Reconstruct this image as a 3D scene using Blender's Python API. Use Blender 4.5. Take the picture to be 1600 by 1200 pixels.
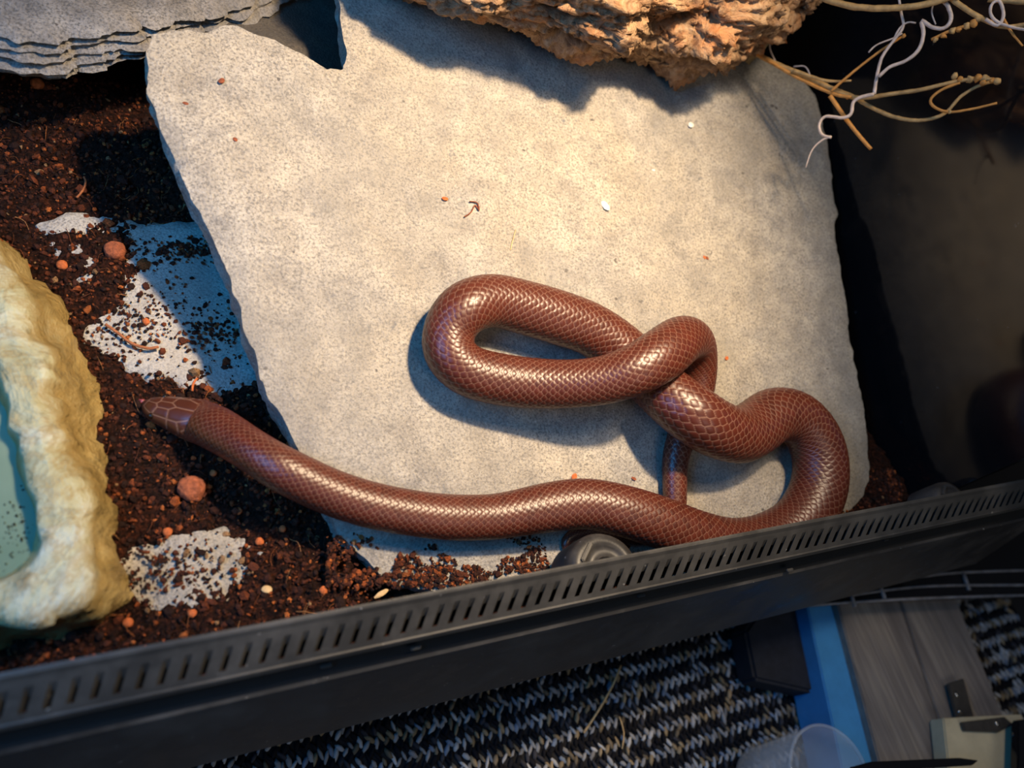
import bpy, bmesh, math, random
import numpy as np
from mathutils import Vector, Matrix
from mathutils.geometry import delaunay_2d_cdt
random.seed(7); RNG = np.random.default_rng(11)
for o in list(bpy.data.objects): bpy.data.objects.remove(o)
SC = bpy.context.scene
C = SC.collection

# ------------------------------------------------------------------ camera
H = 0.30; F = 1150.0
def _n(v): v = np.array(v, float); return v/np.linalg.norm(v)
AX = _n([2380, -150, F]); AD = _n([(-F*F+150*700)/2380, 700, F]); AY = np.cross(AD, AX); AY = _n(AY)
if AY[1] > 0: AY = -AY
WM = np.array([AX, AY, -AD])          # camera (x right, y down, z forward) -> world
cam_d = bpy.data.cameras.new('camera'); cam = bpy.data.objects.new('camera', cam_d); C.objects.link(cam)
cam_d.sensor_width = 36; cam_d.lens = 36*F/1600; cam_d.clip_start = .005; cam_d.clip_end = 20
R = Matrix([list(WM[:, 0]), list(-WM[:, 1]), list(-WM[:, 2])]).transposed()
cam.matrix_world = Matrix.Translation((0, 0, H)) @ R.to_4x4()
cam_d.dof.use_dof = True; cam_d.dof.focus_distance = .335; cam_d.dof.aperture_fstop = 6.5
SC.camera = cam
# ------------------------------------------------------------------ light
w = bpy.data.worlds.new('world'); SC.world = w; w.use_nodes = True
w.node_tree.nodes['Background'].inputs[0].default_value = (.62, .68, .80, 1)
w.node_tree.nodes['Background'].inputs[1].default_value = .032
def lamp(name, kind, loc, target, power, col, **k):
    d = bpy.data.lights.new(name, kind); o = bpy.data.objects.new(name, d); C.objects.link(o)
    d.energy = power; d.color = col
    for a, b in k.items(): setattr(d, a, b)
    o.location = loc
    o.rotation_euler = (Vector(target)-Vector(loc)).to_track_quat('-Z', 'Y').to_euler()
    return o
lamp('basking_lamp', 'SPOT', (.222, .180, .54), (.140, .205, .05), 25, (1, .745, .47), spot_size=math.radians(56), spot_blend=1.0, shadow_soft_size=.018)
lamp('daylight_bar', 'AREA', (.27, .14, .60), (.16, .16, .0), 1.1, (1, .84, .66), shape='RECTANGLE', size=.12, size_y=.08)
lamp('blue_fill', 'AREA', (-.21, .085, .37), (.09, .15, .02), 1.25, (.02, .38, 1.0), shape='RECTANGLE', size=.26, size_y=.20)  # unseen blue fill, added above the tank's left to tint the shadows
lamp('room_light', 'AREA', (.35, -.85, .9), (.25, .0, -.1), 1.7, (1.0, .96, .90), shape='RECTANGLE', size=.6, size_y=.5)
SC.view_settings.view_transform = 'Standard'; SC.view_settings.look = 'None'
SC.view_settings.exposure = 0; SC.view_settings.gamma = 1; SC.view_settings.use_curve_mapping = False

# ------------------------------------------------------------------ helpers
def ray(px, py): return WM @ np.array([px-800, py-600, F])
CAM = np.array([0, 0, H])
def at(px, py, z=0.0):
    d = ray(px, py); return CAM + d*((z-H)/d[2])
def at_x(px, py, x):
    d = ray(px, py); return CAM + d*(x/d[0])
def depth(p): return float((WM.T @ (np.array(p)-CAM))[2])
SA, SB, SY = .008, .33, .066
def slab_z(x, y): return SA + SB*(y-SY)
def on_slab(px, py):
    d = ray(px, py); t = (SA-SB*SY-H)/(d[2]-SB*d[1]); return CAM + d*t

def hsh(i, j, k):
    n = (i*374761393 + j*668265263 + k*1274126177) & 0x7fffffff
    n = ((n ^ (n >> 13))*1274126177) & 0x7fffffff
    return ((n ^ (n >> 16)) & 0xffff)/65535.0
def vn(p):                            # value noise, p (N,3) -> 0..1
    p = np.asarray(p, float); i = np.floor(p).astype(np.int64); f = p-i; f = f*f*(3-2*f); r = 0
    for a in (0, 1):
        for b in (0, 1):
            for c in (0, 1):
                wgt = (f[:, 0] if a else 1-f[:, 0])*(f[:, 1] if b else 1-f[:, 1])*(f[:, 2] if c else 1-f[:, 2])
                r = r + wgt*hsh(i[:, 0]+a, i[:, 1]+b, i[:, 2]+c)
    return r
def fbm(p, o=4, g=.5):
    p = np.asarray(p, float); r = 0; a = 1; t = 0
    for k in range(o): r = r + a*vn(p*(2**k)+17.3*k); t += a; a *= g
    return r/t
def fb1(x, y, z=0, o=4): return float(fbm(np.array([[x, y, z]]), o)[0])

def mesh_np(name, V, Fc, mat, parent=None, smooth=True, colors=None, cname='Col'):
    V = np.asarray(V, np.float32); me = bpy.data.meshes.new(name)
    if isinstance(Fc, np.ndarray):
        k = Fc.shape[1]; me.vertices.add(len(V)); me.vertices.foreach_set('co', V.ravel())
        me.loops.add(Fc.size); me.loops.foreach_set('vertex_index', Fc.ravel().astype(np.int32))
        me.polygons.add(len(Fc)); me.polygons.foreach_set('loop_start', np.arange(0, Fc.size, k, dtype=np.int32))
        me.update(calc_edges=True)
    else:
        me.from_pydata([tuple(map(float, v)) for v in V], [], Fc); me.update()
    me.polygons.foreach_set('use_smooth', [smooth]*len(me.polygons))
    if colors is not None:
        a = me.color_attributes.new(cname, 'FLOAT_COLOR', 'POINT'); a.data.foreach_set('color', np.asarray(colors, np.float32).ravel())
    me.materials.append(mat); o = bpy.data.objects.new(name, me); C.objects.link(o)
    if parent: o.parent = parent
    return o
def tag(o, label=None, cat=None, group=None, kind=None):
    for k, v in (('label', label), ('category', cat), ('group', group), ('kind', kind)):
        if v: o[k] = v
    return o
def empty(name, loc, label, cat, group=None):
    o = bpy.data.objects.new(name, None); C.objects.link(o); o.location = loc; o.empty_display_size = .01
    return tag(o, label, cat, group)
def keep(o, parent):
    o.parent = parent; o.matrix_parent_inverse = Matrix.Translation(-parent.location); return o
def catmull(P, n=8, closed=False):
    P = np.asarray(P, float); N = len(P); out = []
    for i in range(N if closed else N-1):
        g = (lambda k: P[k % N]) if closed else (lambda k: P[min(max(k, 0), N-1)])
        a, b, c, d = g(i-1), g(i), g(i+1), g(i+2)
        for t in np.arange(n)/n:
            out.append(.5*((2*b)+(-a+c)*t+(2*a-5*b+4*c-d)*t*t+(-a+3*b-3*c+d)*t**3))
    if not closed: out.append(P[-1])
    return np.array(out)
def resample(P, step=None, n=None, closed=False):
    Q = np.vstack([P, P[:1]]) if closed else P
    s = np.r_[0, np.cumsum(np.linalg.norm(np.diff(Q[:, :3], axis=0), axis=1))]
    if n is None: n = max(3, int(s[-1]/step))
    t = np.linspace(0, s[-1], n+(1 if closed else 0))
    r = np.stack([np.interp(t, s, Q[:, k]) for k in range(Q.shape[1])], 1)
    return r[:-1] if closed else r
def tube(name, P, rad, mat, parent=None, seg=8, rough=0.0, seed=0, cap=True):
    P = np.asarray(P, float); n = len(P); rad = np.broadcast_to(rad, (n,))
    T = np.gradient(P, axis=0); T /= np.linalg.norm(T, axis=1)[:, None]+1e-12
    up = np.array([0, 0, 1.]); S = np.cross(T, up); bad = np.linalg.norm(S, axis=1) < 1e-3; S[bad] = [1, 0, 0]
    for i in range(1, n):                       # transport
        S[i] = S[i-1]-T[i]*np.dot(S[i-1], T[i])
        S[i] /= np.linalg.norm(S[i])+1e-12
    S[0] /= np.linalg.norm(S[0]); B = np.cross(S, T)
    th = np.arange(seg)*2*np.pi/seg
    V = P[:, None]+rad[:, None, None]*(np.cos(th)[None, :, None]*S[:, None]+np.sin(th)[None, :, None]*B[:, None])
    if rough:
        q = V.reshape(-1, 3); k = (fbm(q*(.6/np.mean(rad))+seed, 3)-.5)*2
        V = (P[:, None]+(V-P[:, None])*(1+rough*k.reshape(n, seg)[:, :, None]))
    V = V.reshape(-1, 3); i, j = np.meshgrid(np.arange(n-1), np.arange(seg), indexing='ij'); j2 = (j+1) % seg
    Q = np.stack([i*seg+j, i*seg+j2, (i+1)*seg+j2, (i+1)*seg+j], -1).reshape(-1, 4)
    faces = [tuple(map(int, q)) for q in Q]
    if cap: faces += [tuple(range(seg))[::-1], tuple(range((n-1)*seg, n*seg))]
    return mesh_np(name, V, faces, mat, parent)
def box_bm(bm, c, s, rot=None, bev=0):
    m = Matrix.Translation(c) @ (rot.to_4x4() if rot else Matrix()) @ Matrix.Diagonal((s[0], s[1], s[2], 1))
    r = bmesh.ops.create_cube(bm, size=1, matrix=m)
    if bev: bmesh.ops.bevel(bm, geom=list({e for v in r['verts'] for e in v.link_edges}), offset=bev, segments=2, affect='EDGES')
def bm_obj(name, bm, mat, parent=None, smooth=False):
    me = bpy.data.meshes.new(name); bm.to_mesh(me); bm.free(); me.materials.append(mat)
    for p in me.polygons: p.use_smooth = smooth
    o = bpy.data.objects.new(name, me); C.objects.link(o)
    if parent: keep(o, parent)
    return o

# ------------------------------------------------------------------ materials
class Mat:
    def __init__(s, name, base=(.5, .5, .5), rough=.6, spec=.5, **k):
        s.m = bpy.data.materials.new(name); s.m.use_nodes = True; s.t = s.m.node_tree; s.N = s.t.nodes; s.L = s.t.links
        s.b = s.N['Principled BSDF']; s.b.inputs['Base Color'].default_value = (*base, 1); s.b.inputs['Roughness'].default_value = rough
        s.b.inputs['Specular IOR Level'].default_value = spec
        for a, v in k.items(): s.b.inputs[a.replace('_', ' ')].default_value = v
        s.tc = s.N.new('ShaderNodeTexCoord')
        s.bump_in = None
    def co(s, scale=(1, 1, 1)):
        m = s.N.new('ShaderNodeMapping'); m.inputs['Scale'].default_value = scale if hasattr(scale, '__len__') else (scale,)*3
        s.L.new(s.tc.outputs['Object'], m.inputs[0]); return m.outputs[0]
    def noise(s, scale, detail=4, rough=.55, co=None, dist=0):
        n = s.N.new('ShaderNodeTexNoise'); n.inputs['Scale'].default_value = scale; n.inputs['Detail'].default_value = detail
        n.inputs['Roughness'].default_value = rough; n.inputs['Distortion'].default_value = dist
        s.L.new(co or s.tc.outputs['Object'], n.inputs['Vector']); return n.outputs['Fac']
    def voro(s, scale, feature='F1', out='Distance', co=None):
        n = s.N.new('ShaderNodeTexVoronoi'); n.feature = feature; n.inputs['Scale'].default_value = scale
        s.L.new(co or s.tc.outputs['Object'], n.inputs['Vector']); return n.outputs[out]
    def ramp(s, fac, stops):
        r = s.N.new('ShaderNodeValToRGB'); s.L.new(fac, r.inputs[0]); e = r.color_ramp.elements
        while len(e) < len(stops): e.new(.5)
        for k, (p, c) in enumerate(stops):
            e[k].position = p; e[k].color = (*c, 1) if hasattr(c, '__len__') else (c, c, c, 1)
        return r.outputs[0]
    def mix(s, fac, a, b, mode='MIX'):
        n = s.N.new('ShaderNodeMix'); n.data_type = 'RGBA'; n.blend_type = mode
        for v, i in ((fac, 0), (a, 6), (b, 7)):
            if hasattr(v, 'is_output') or isinstance(v, bpy.types.NodeSocket): s.L.new(v, n.inputs[i])
            elif i == 0: n.inputs[0].default_value = v
            else: n.inputs[i].default_value = (*v, 1)
        return n.outputs[2]
    def attr(s, name='Col'):
        n = s.N.new('ShaderNodeAttribute'); n.attribute_name = name; return n
    def base(s, c): s.L.new(c, s.b.inputs['Base Color']); return s
    def rough(s, c): s.L.new(c, s.b.inputs['Roughness']); return s
    def bump(s, h, strength=.5, dist=.001):
        n = s.N.new('ShaderNodeBump'); n.inputs['Strength'].default_value = strength; n.inputs['Distance'].default_value = dist
        s.L.new(h, n.inputs['Height'])
        if s.bump_in: s.L.new(s.bump_in, n.inputs['Normal'])
        s.bump_in = n.outputs[0]; s.L.new(n.outputs[0], s.b.inputs['Normal']); return s

def stone(name, lo, mid, hi, rough=.75, warm=(.62, .55, .40), spark=.5, dark=.6):
    M = Mat(name, rough=rough, spec=.5)
    big = M.noise(14, 5, .6, dist=.6); med = M.noise(70, 5, .65); fine = M.noise(900, 3, .7); grain = M.voro(900)
    c = M.ramp(med, [(.3, lo), (.5, mid), (.72, hi)])
    c = M.mix(M.ramp(big, [(.42, 0.), (.66, .5)]), c, warm)
    c = M.mix(M.ramp(M.noise(32, 6, .7, dist=1), [(.60, 0.), (.70, dark)]), c, tuple(x*.72 for x in lo))
    c = M.mix(M.ramp(fine, [(.36, .75), (.52, 0.)]), c, tuple(x*.45 for x in lo))
    c = M.mix(M.ramp(fine, [(.58, 0.), (.70, .45)]), c, tuple(min(1, x*1.25) for x in hi))
    sp = M.noise(150, 2, .5); c = M.mix(M.ramp(sp, [(.735, 0.), (.76, .9)]), c, (.06, .05, .045))
    c = M.mix(M.ramp(M.noise(75, 4, .6, dist=1.5), [(.66, 0.), (.72, dark*1.3)]), c, (.10, .115, .14))
    c = M.mix(M.ramp(M.noise(26, 5, .65, dist=1.2), [(.46, .0), (.66, .45)]), c, tuple(x*.55 for x in mid))
    c = M.mix(M.ramp(M.noise(9, 3, .5), [(.40, .0), (.62, .35)]), c, tuple(x*.62 for x in mid))
    c = M.mix(M.ramp(M.voro(1300), [(.0, .0), (.10, 0.)]), c, hi) if False else c
    M.base(c); M.bump(med, .35, .002); M.bump(fine, .6, .0006); M.bump(grain, .35, .0006)
    M.rough(M.ramp(grain, [(.0, rough-.25*spark), (.4, rough)]))
    return M.m
m_slab = stone('slab_stone', (.22, .21, .20), (.375, .35, .31), (.54, .495, .42), warm=(.47, .39, .27), dark=.5)
m_rock = stone('dark_slate', (.10, .10, .10), (.24, .23, .22), (.40, .38, .35), warm=(.34, .28, .21), dark=.8)
m_shade = stone('painted_shade_stone', (.05, .047, .045), (.09, .08, .07), (.15, .13, .10), warm=(.15, .11, .07))  # darker stone: shade behind the slab is put into the colour
m_pale = stone('pale_stone', (.32, .31, .30), (.46, .44, .41), (.60, .58, .54), warm=(.6, .5, .36))
def soil_mat():
    M = Mat('soil', rough=.95, spec=.2)
    a = M.noise(420, 6, .75); b = M.noise(60, 4, .6); v = M.voro(520)
    c = M.ramp(a, [(.36, (.006, .003, .0025)), (.50, (.034, .011, .006)), (.61, (.10, .027, .011)), (.74, (.30, .078, .022))])
    c = M.mix(M.ramp(b, [(.4, .55), (.6, 0.)]), c, (.018, .009, .007))
    M.base(c); M.bump(a, 1, .005); M.bump(v, 1, .0025); return M.m
m_soil = soil_mat()
M = Mat('crumb', rough=.9, spec=.25); a = M.attr(); M.base(M.mix(M.ramp(M.noise(1500, 3), [(.3, .75), (.6, 0.)]), a.outputs['Color'], (.02, .008, .005))); M.bump(M.noise(1400, 4), 1, .0006); m_crumb = M.m
def simple(name, col, rough=.6, var=.35, sc=200, bump=.3, bd=.0005, **k):
    M = Mat(name, rough=rough, **k); n = M.noise(sc, 5, .65)
    M.base(M.ramp(n, [(.3, tuple(x*(1-var) for x in col)), (.7, tuple(min(1, x*(1+var)) for x in col))])); M.bump(n, bump, bd); return M.m
m_black = simple('black_plastic', (.022, .021, .02), .42, .3, 300, .25, .0003)
def dusty(name, base, dust, amt):
    M = Mat(name, rough=.4); n = M.noise(25, 6, .7); s = M.noise(380, 2, .5); st = M.noise(60, 4, .6, co=M.co((14, 1, 1)))
    c = M.mix(M.ramp(n, [(.45, 0.), (.75, amt)]), base, dust)
    c = M.mix(M.ramp(s, [(.735, 0.), (.765, .6)]), c, (.38, .36, .33))
    c = M.mix(M.ramp(st, [(.70, 0.), (.8, .35)]), c, (.20, .2, .2))
    M.base(c); M.rough(M.ramp(n, [(.4, .35), (.7, .65)])); M.bump(s, .15, .0003); return M.m
m_panel = dusty('dusty_black_plastic', (.028, .027, .027), (.15, .145, .14), .6)
m_vent = dusty('worn_grey_black_plastic', (.046, .044, .041), (.16, .15, .135), .55)
m_void = simple('dark_void', (.004, .004, .004), .8)

# ------------------------------------------------------------------ structure
XW = .392
M = Mat('black_wall_gloss', rough=.09, spec=.5); n = M.noise(30, 5, .6); s = M.noise(210, 2)
c = M.mix(M.ramp(n, [(.4, 0.), (.8, .5)]), (.006, .006, .007), (.012, .012, .013)); c = M.mix(M.ramp(s, [(.74, 0.), (.77, .35)]), c, (.09, .09, .09))
M.base(c); M.rough(M.ramp(n, [(.3, .06), (.7, .14)])); m_wall = M.m
def wall(name, lo, hi, mat):
    bm = bmesh.new(); lo = Vector(lo); hi = Vector(hi); box_bm(bm, (lo+hi)/2, hi-lo); o = bm_obj(name, bm, mat); o['kind'] = 'structure'; return o
wall('wall_right', (XW, .056, -.03), (XW+.006, .60, .42), m_wall)
wall('wall_back', (-.30, .60, -.03), (XW+.006, .606, .42), m_void)
wall('wall_left', (-.306, .03, -.03), (-.30, .606, .42), m_void)
wall('tank_floor', (-.30, .03, -.036), (XW, .60, -.03), m_void)
M = Mat('carpet_base', (.012, .012, .015), .95); m_cb = M.m
ZC = -.125
wall('floor', (-.5, -.5, ZC-.01), (1.2, .9, ZC), m_cb)

# ------------------------------------------------------------------ terrarium front frame
fr = empty('terrarium_frame', (.15, .045, -.03), 'black plastic front rim of the terrarium with a long row of vent slots', 'terrarium frame')
X0, X1 = -.1200-.0058*30, .47
def kline(y400, slope): # y/(H-z) of a line px through (400,y400) with the given slope
    return at(400, y400, 0)[1]/H
kA, kB, kC, kD, kE = [at(400, y, 0)[1]/H for y in (979, 991, 1049, 1082, 1172)]
def yz(k, z): return (k*(H-z), z)
pTopIn = (yz(kA, .052)[0]+.0016, .047)
pA = yz(kA, .0525); pB = yz(kB, .0505); pC = yz(kC, .041); pC2 = (pC[0]-.0012, pC[1]-.0016); pD0 = (pC[0]+.003, .030); pD = yz(kD, .0275); pE = yz(kE, -.034); pE2 = (pE[0]+.006, -.036)
def extr(name, prof, mat, x0=X0, x1=X1, n=2):
    xs = np.linspace(x0, x1, n); m = len(prof)
    V = [(x, p[0], p[1]) for x in xs for p in prof]
    Fc = [(i*m+j, i*m+j+1, (i+1)*m+j+1, (i+1)*m+j) for i in range(n-1) for j in range(m-1)]
    return keep(mesh_np(name, V, Fc, mat, None, False), fr)
extr('top_lip', [(pTopIn[0], .031), pTopIn, (pA[0]+.0006, pA[1]+.0001), pA, (pA[0]-.0008, pA[1]-.0003), pB], m_vent)
extr('slot_backing', [(pB[0]+.004, pB[1]-.006), (pC[0]+.004, pC[1]-.008)], m_void)
extr('front_ridge', [(pC[0]+.0004, pC[1]+.0003), (pC[0]-.0004, pC[1]+.0005), pC2], m_vent)
extr('recess', [pC2, (pC2[0]+.0008, pC2[1]-.0012), pD0, (pD[0]+.002, .0272), pD], m_void)
lp = extr('lower_panel', [pD, (pD[0]-.0012, pD[1]-.0008), (pD[0]-.0018, pD[1]-.003), (pE[0]-.0005, pE[1]+.004), pE, pE2, (pE2[0]+.02, pE2[1])], m_panel)
# vent strip with real slots
sp = .0058; wslot = .0021; slant = .0021
bB = np.array(pB); bC = np.array(pC); V = []; Fq = []
def vp(x, t, dz=0):
    q = bB+(bC-bB)*t; V.append((x+slant*(.5-t)*2, q[0]+dz*.5, q[1]+dz)); return len(V)-1
t0, t1 = .18, .80; k = 0; x = X0
while x < X1:
    a, b, c_ = x, x+wslot, x+sp
    for (l, r_, cuts) in ((a, b, True), (b, c_, False)):
        rows = [0, t0, t1, 1]
        for q in range(3):
            if cuts and q == 1: continue
            i0, i1, i2, i3 = vp(l, rows[q]), vp(r_, rows[q]), vp(r_, rows[q+1]), vp(l, rows[q+1]); Fq.append((i0, i3, i2, i1))
    for xx in (a, b):
        i0, i1, i2, i3 = vp(xx, t0), vp(xx, t1), vp(xx, t1, -.004), vp(xx, t0, -.004); Fq.append((i0, i1, i2, i3))
    for tt in (t0, t1):
        i0, i1, i2, i3 = vp(a, tt), vp(b, tt), vp(b, tt, -.004), vp(a, tt, -.004); Fq.append((i0, i1, i2, i3))
    x += sp
keep(mesh_np('vent_strip', V, Fq, m_vent, None, False), fr)
# small mould clips in the recess
for px_, py_ in ((505+5, 1040), (650, 1012), (1003, 930), (1235, 890), (1385, 843)):
    q = at(px_, py_, .031); bm = bmesh.new(); box_bm(bm, (q[0], q[1], .0305), (.004, .0012, .0012), bev=.0003)
    o = bm_obj('clip', bm, m_vent, fr)
# round cable ports on the inner side
def port(px_, py_, rad):
    q = at(px_, py_, .040); bm = bmesh.new(); n = 28
    cx, cy = q[0], pTopIn[0]-.002
    rings = [(rad*1.02, .020), (rad, .030), (rad*.97, .036), (rad*.90, .0385), (rad*.62, .0400), (rad*.58, .0385), (rad*.30, .0385), (rad*.26, .0405)]
    rg = [[bm.verts.new((cx+r_*math.cos(t*math.pi/n), cy+r_*.95*math.sin(t*math.pi/n), z)) for t in range(n+1)] for r_, z in rings]
    for a, b in zip(rg, rg[1:]):
        for i in range(n): bm.faces.new((a[i], b[i], b[i+1], a[i+1]))
    bm.faces.new(rg[-1])
    o = bm_obj('cable_port', bm, m_panel, fr, True)
    bm = bmesh.new(); box_bm(bm, (cx-rad*.45, cy+rad*.45, .0398), (rad*.55, .0016, .0022), Matrix.Rotation(.8, 3, 'Z'), .0004)
    s_ = bm_obj('latch_tab', bm, m_vent); s_.parent = o
    return o
port(952, 894, .0165); port(1495, 785, .012)

# ------------------------------------------------------------------ stone builder
def stone_obj(name, outline, topf, thick, mat, amp=.0012, edge=.002, spacing=.004, seed=0, layers=5, side=.002, flare=.002, freq=60):
    """outline: world xy; topf(x,y)->z ; a broken stone plate with chipped rim, layered sides and flat underside"""
    O = resample(np.array([[p[0], p[1], 0] for p in outline], float), step=.0016, closed=True)
    if np.sum(O[:, 0]*np.roll(O[:, 1], -1)-np.roll(O[:, 0], -1)*O[:, 1]) < 0: O = O[::-1]
    T = np.roll(O, -2, 0)-np.roll(O, 2, 0); Nn = np.stack([T[:, 1], -T[:, 0]], 1); Nn /= np.linalg.norm(Nn, axis=1)[:, None]+1e-9
    j = (fbm(np.c_[O[:, :2]*170, np.full(len(O), seed)], 4)-.5)
    O2 = O[:, :2]+Nn*(j*2*edge)[:, None]
    lo, hi = O2.min(0), O2.max(0)
    gx, gy = np.meshgrid(np.arange(lo[0], hi[0], spacing), np.arange(lo[1], hi[1], spacing)); G = np.c_[gx.ravel(), gy.ravel()]+RNG.uniform(-.3, .3, (gx.size, 2))*spacing
    D = np.array([np.min((O2[:, 0]-g[0])**2+(O2[:, 1]-g[1])**2) for g in G])
    G = G[D > (spacing*.7)**2]; n = len(O2)
    pts = [Vector(p) for p in O2]+[Vector(p) for p in G]
    vs, _, fs, ov, _, _ = delaunay_2d_cdt(pts, [(i, (i+1) % n) for i in range(n)], [], 1, 1e-7)
    vs = np.array([tuple(v) for v in vs]); fs = [tuple(f) for f in fs]
    # boundary vertices
    cnt = {}
    for f in fs:
        for i in range(3):
            e = (f[i], f[(i+1) % 3]); cnt[e] = 1
    bd = {e[0]: e[1] for e in cnt if (e[1], e[0]) not in cnt}
    zt = np.array([topf(x, y) for x, y in vs])
    nz = (fbm(np.c_[vs*freq, np.full(len(vs), seed+3)], 5)-.5)*2*amp
    dist = np.sqrt(np.array([np.min((O2[:, 0]-g[0])**2+(O2[:, 1]-g[1])**2) for g in vs]))
    nz = nz - .0009*np.exp(-dist/.0016)
    V = [(x, y, z+q) for (x, y), z, q in zip(vs, zt, nz)]; F2 = list(fs)
    loop = []; st = next(iter(bd)); k = st
    while k not in loop[:1] or not loop:
        loop.append(k); k = bd[k]
        if k == st: break
        if len(loop) > len(vs): break
    L = np.array([V[i] for i in loop]); T = np.roll(L, -2, 0)-np.roll(L, 2, 0); Nn = np.stack([T[:, 1], -T[:, 0]], 1); Nn /= np.linalg.norm(Nn, axis=1)[:, None]+1e-9
    prev = loop; m = len(loop)
    s = np.arange(m)
    for q in range(1, layers+1):
        t = q/layers
        off = flare*math.sin(t*math.pi*.75)+side*(fbm(np.c_[L[:, :2]*55, np.full(m, seed+q*.83)], 3)-.45)*2+side*.8*((q % 2)-.5)*(.3+1.4*fbm(np.c_[L[:, :2]*30, np.full(m, seed+q*2.)], 2))+side*.5*(fbm(np.c_[L[:, :2]*260, np.full(m, q*3.)], 3)-.5)
        if q == layers: off = off-side*1.5
        dz = thick*t*(.70+.6*fbm(np.c_[L[:, :2]*28, np.full(m, seed+9+q*.5)], 3))
        ring = np.c_[L[:, :2]+Nn*off[:, None], L[:, 2]-dz]
        idx = list(range(len(V), len(V)+m)); V += [tuple(r_) for r_ in ring]
        for a in range(m):
            b = (a+1) % m; F2.append((prev[b], prev[a], idx[a], idx[b]))
        prev = idx
    cen = np.mean([V[i] for i in prev], axis=0); V.append(tuple(cen)); ci = len(V)-1
    for a in range(m): F2.append((prev[(a+1) % m], prev[a], ci))
    o = mesh_np(name, V, F2, mat, None, True)
    try:
        o.data.set_sharp_from_angle(angle=math.radians(50))
    except Exception: pass
    return o

# ------------------------------------------------------------------ big slab
sl_px = [(235,50),(262,46),(310,47),(322,50),(345,40),(372,37),(400,50),(430,60),(448,73),(470,82),(487,95),(510,106),(537,109),(541,85),(536,50),(530,0),(526,-50),(700,-70),(900,-50),(1060,20),(1110,62),(1147,80),(1225,100),(1255,120),(1276,145),(1287,180),(1300,230),(1303,290),(1309,335),(1305,350),(1312,400),(1325,480),(1335,560),(1350,640),(1358,700),(1360,750),(1338,790),(1312,815),(1250,850),(1150,885),(1050,900),(960,905),(880,905),(760,915),(690,925),(650,920),(600,905),(575,880),(550,855),(525,830),(510,800),(488,755),(468,702),(452,665),(430,632),(406,590),(402,560),(385,520),(370,470),(350,410),(322,350),(300,310),(278,262),(262,225),(245,180),(229,140),(231,110),(232,80)]
sl = [on_slab(*p) for p in sl_px]
sl = [(min(p[0], XW-.006), p[1]) for p in sl]
slab = stone_obj('stone_slab', sl, lambda x, y: slab_z(x, y), .017, m_slab, amp=.0010, edge=.0019, spacing=.0045, seed=1, side=.0018, flare=-.0015, freq=45)
tag(slab, 'large pale flat stone slab under the snake, leaning up towards the back', 'stone')

# ------------------------------------------------------------------ other rocks
def W(z, *pp): return [tuple(at(a, b, z)[:2]) for a, b in pp]
rk = W(.064, (-260,20),(-120,35),(0,42),(60,50),(130,38),(200,30),(250,22),(330,14),(372,8),(418,-14),(470,-45),(520,-120),(400,-220),(0,-240),(-260,-150))
o = stone_obj('slate_rock', rk, lambda x, y: .064+.06*(y-.3), .019, m_rock, amp=.0045, edge=.004, spacing=.003, seed=5, layers=11, side=.0045, flare=.004, freq=30)
tag(o, 'grey layered slate rock in the upper left corner above the soil', 'rock')
rk = W(.045, (330,40),(350,95),(430,135),(520,170),(640,170),(700,40),(690,-80),(560,-120),(420,-100),(340,-30))
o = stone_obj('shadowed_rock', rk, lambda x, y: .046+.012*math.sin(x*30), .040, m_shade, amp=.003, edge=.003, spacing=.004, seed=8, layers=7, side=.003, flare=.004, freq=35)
tag(o, 'rock with shade painted in dark brown, showing through the notch behind the slab', 'rock')
rk = W(.004, (62,352),(100,330),(170,330),(215,350),(300,345),(390,360),(440,450),(450,560),(420,590),(330,610),(240,590),(150,560),(95,500),(110,430),(80,385))
o = stone_obj('buried_stone', rk, lambda x, y: .0045, .012, m_pale, amp=.0008, edge=.002, spacing=.004, seed=12)
tag(o, 'flat pale stone half covered with soil left of the slab', 'stone')
rk = W(.004, (160,835),(230,825),(300,840),(350,820),(400,830),(430,850),(400,925),(340,965),(230,970),(165,940))
o = stone_obj('buried_stone', rk, lambda x, y: .0038+.0016*math.sin(x*190), .010, m_slab, amp=.0018, edge=.002, spacing=.003, seed=21, freq=90)
tag(o, 'small grey stone surfacing through the soil between the water bowl and the rim', 'stone')

# ------------------------------------------------------------------ soil
sx = np.arange(-.2928, XW, .0016); sy = np.arange(.041, .50, .0016)
GX, GY = np.meshgrid(sx, sy, indexing='ij'); P2 = np.c_[GX.ravel(), GY.ravel()]
def blob(px, py, rx, ry):               # patch centre in the ground plane, radii in metres
    q = at(px, py, .004); return np.exp(-(((P2[:, 0]-q[0])/rx)**2+((P2[:, 1]-q[1])/ry)**2))
bias = .0012+0*P2[:, 0]-.0065*np.clip((P2[:, 0]-.065)/.012, 0, 1)*np.clip((.10-P2[:, 1])/.01, 0, 1)*np.clip((.33-P2[:, 0])/.01, 0, 1)
for (px, py, rx, ry, am) in ((335,440,.021,.042,1.5),(265,490,.013,.014,1.1),(175,520,.011,.008,.9),(120,345,.010,.006,.95),(230,450,.006,.006,.6),(228,885,.012,.008,1.1),(345,875,.006,.011,1.0),(270,925,.012,.006,.9),(320,560,.012,.006,.5)):
    bias -= .0060*am*blob(px, py, rx, ry)
for (px, py, rx, ry, am) in ((180,440,.014,.02,.6),(300,395,.012,.006,1.2),(345,395,.010,.004,.9),(400,640,.02,.012,.6),(330,560,.01,.004,.5)):
    bias += .004*am*blob(px, py, rx, ry)
n1 = fbm(np.c_[P2*45, P2[:, :1]*0], 5); n2 = fbm(np.c_[P2*220, P2[:, :1]*0+4], 4); n3 = vn(np.c_[P2*520, P2[:, :1]*0+9])
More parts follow.
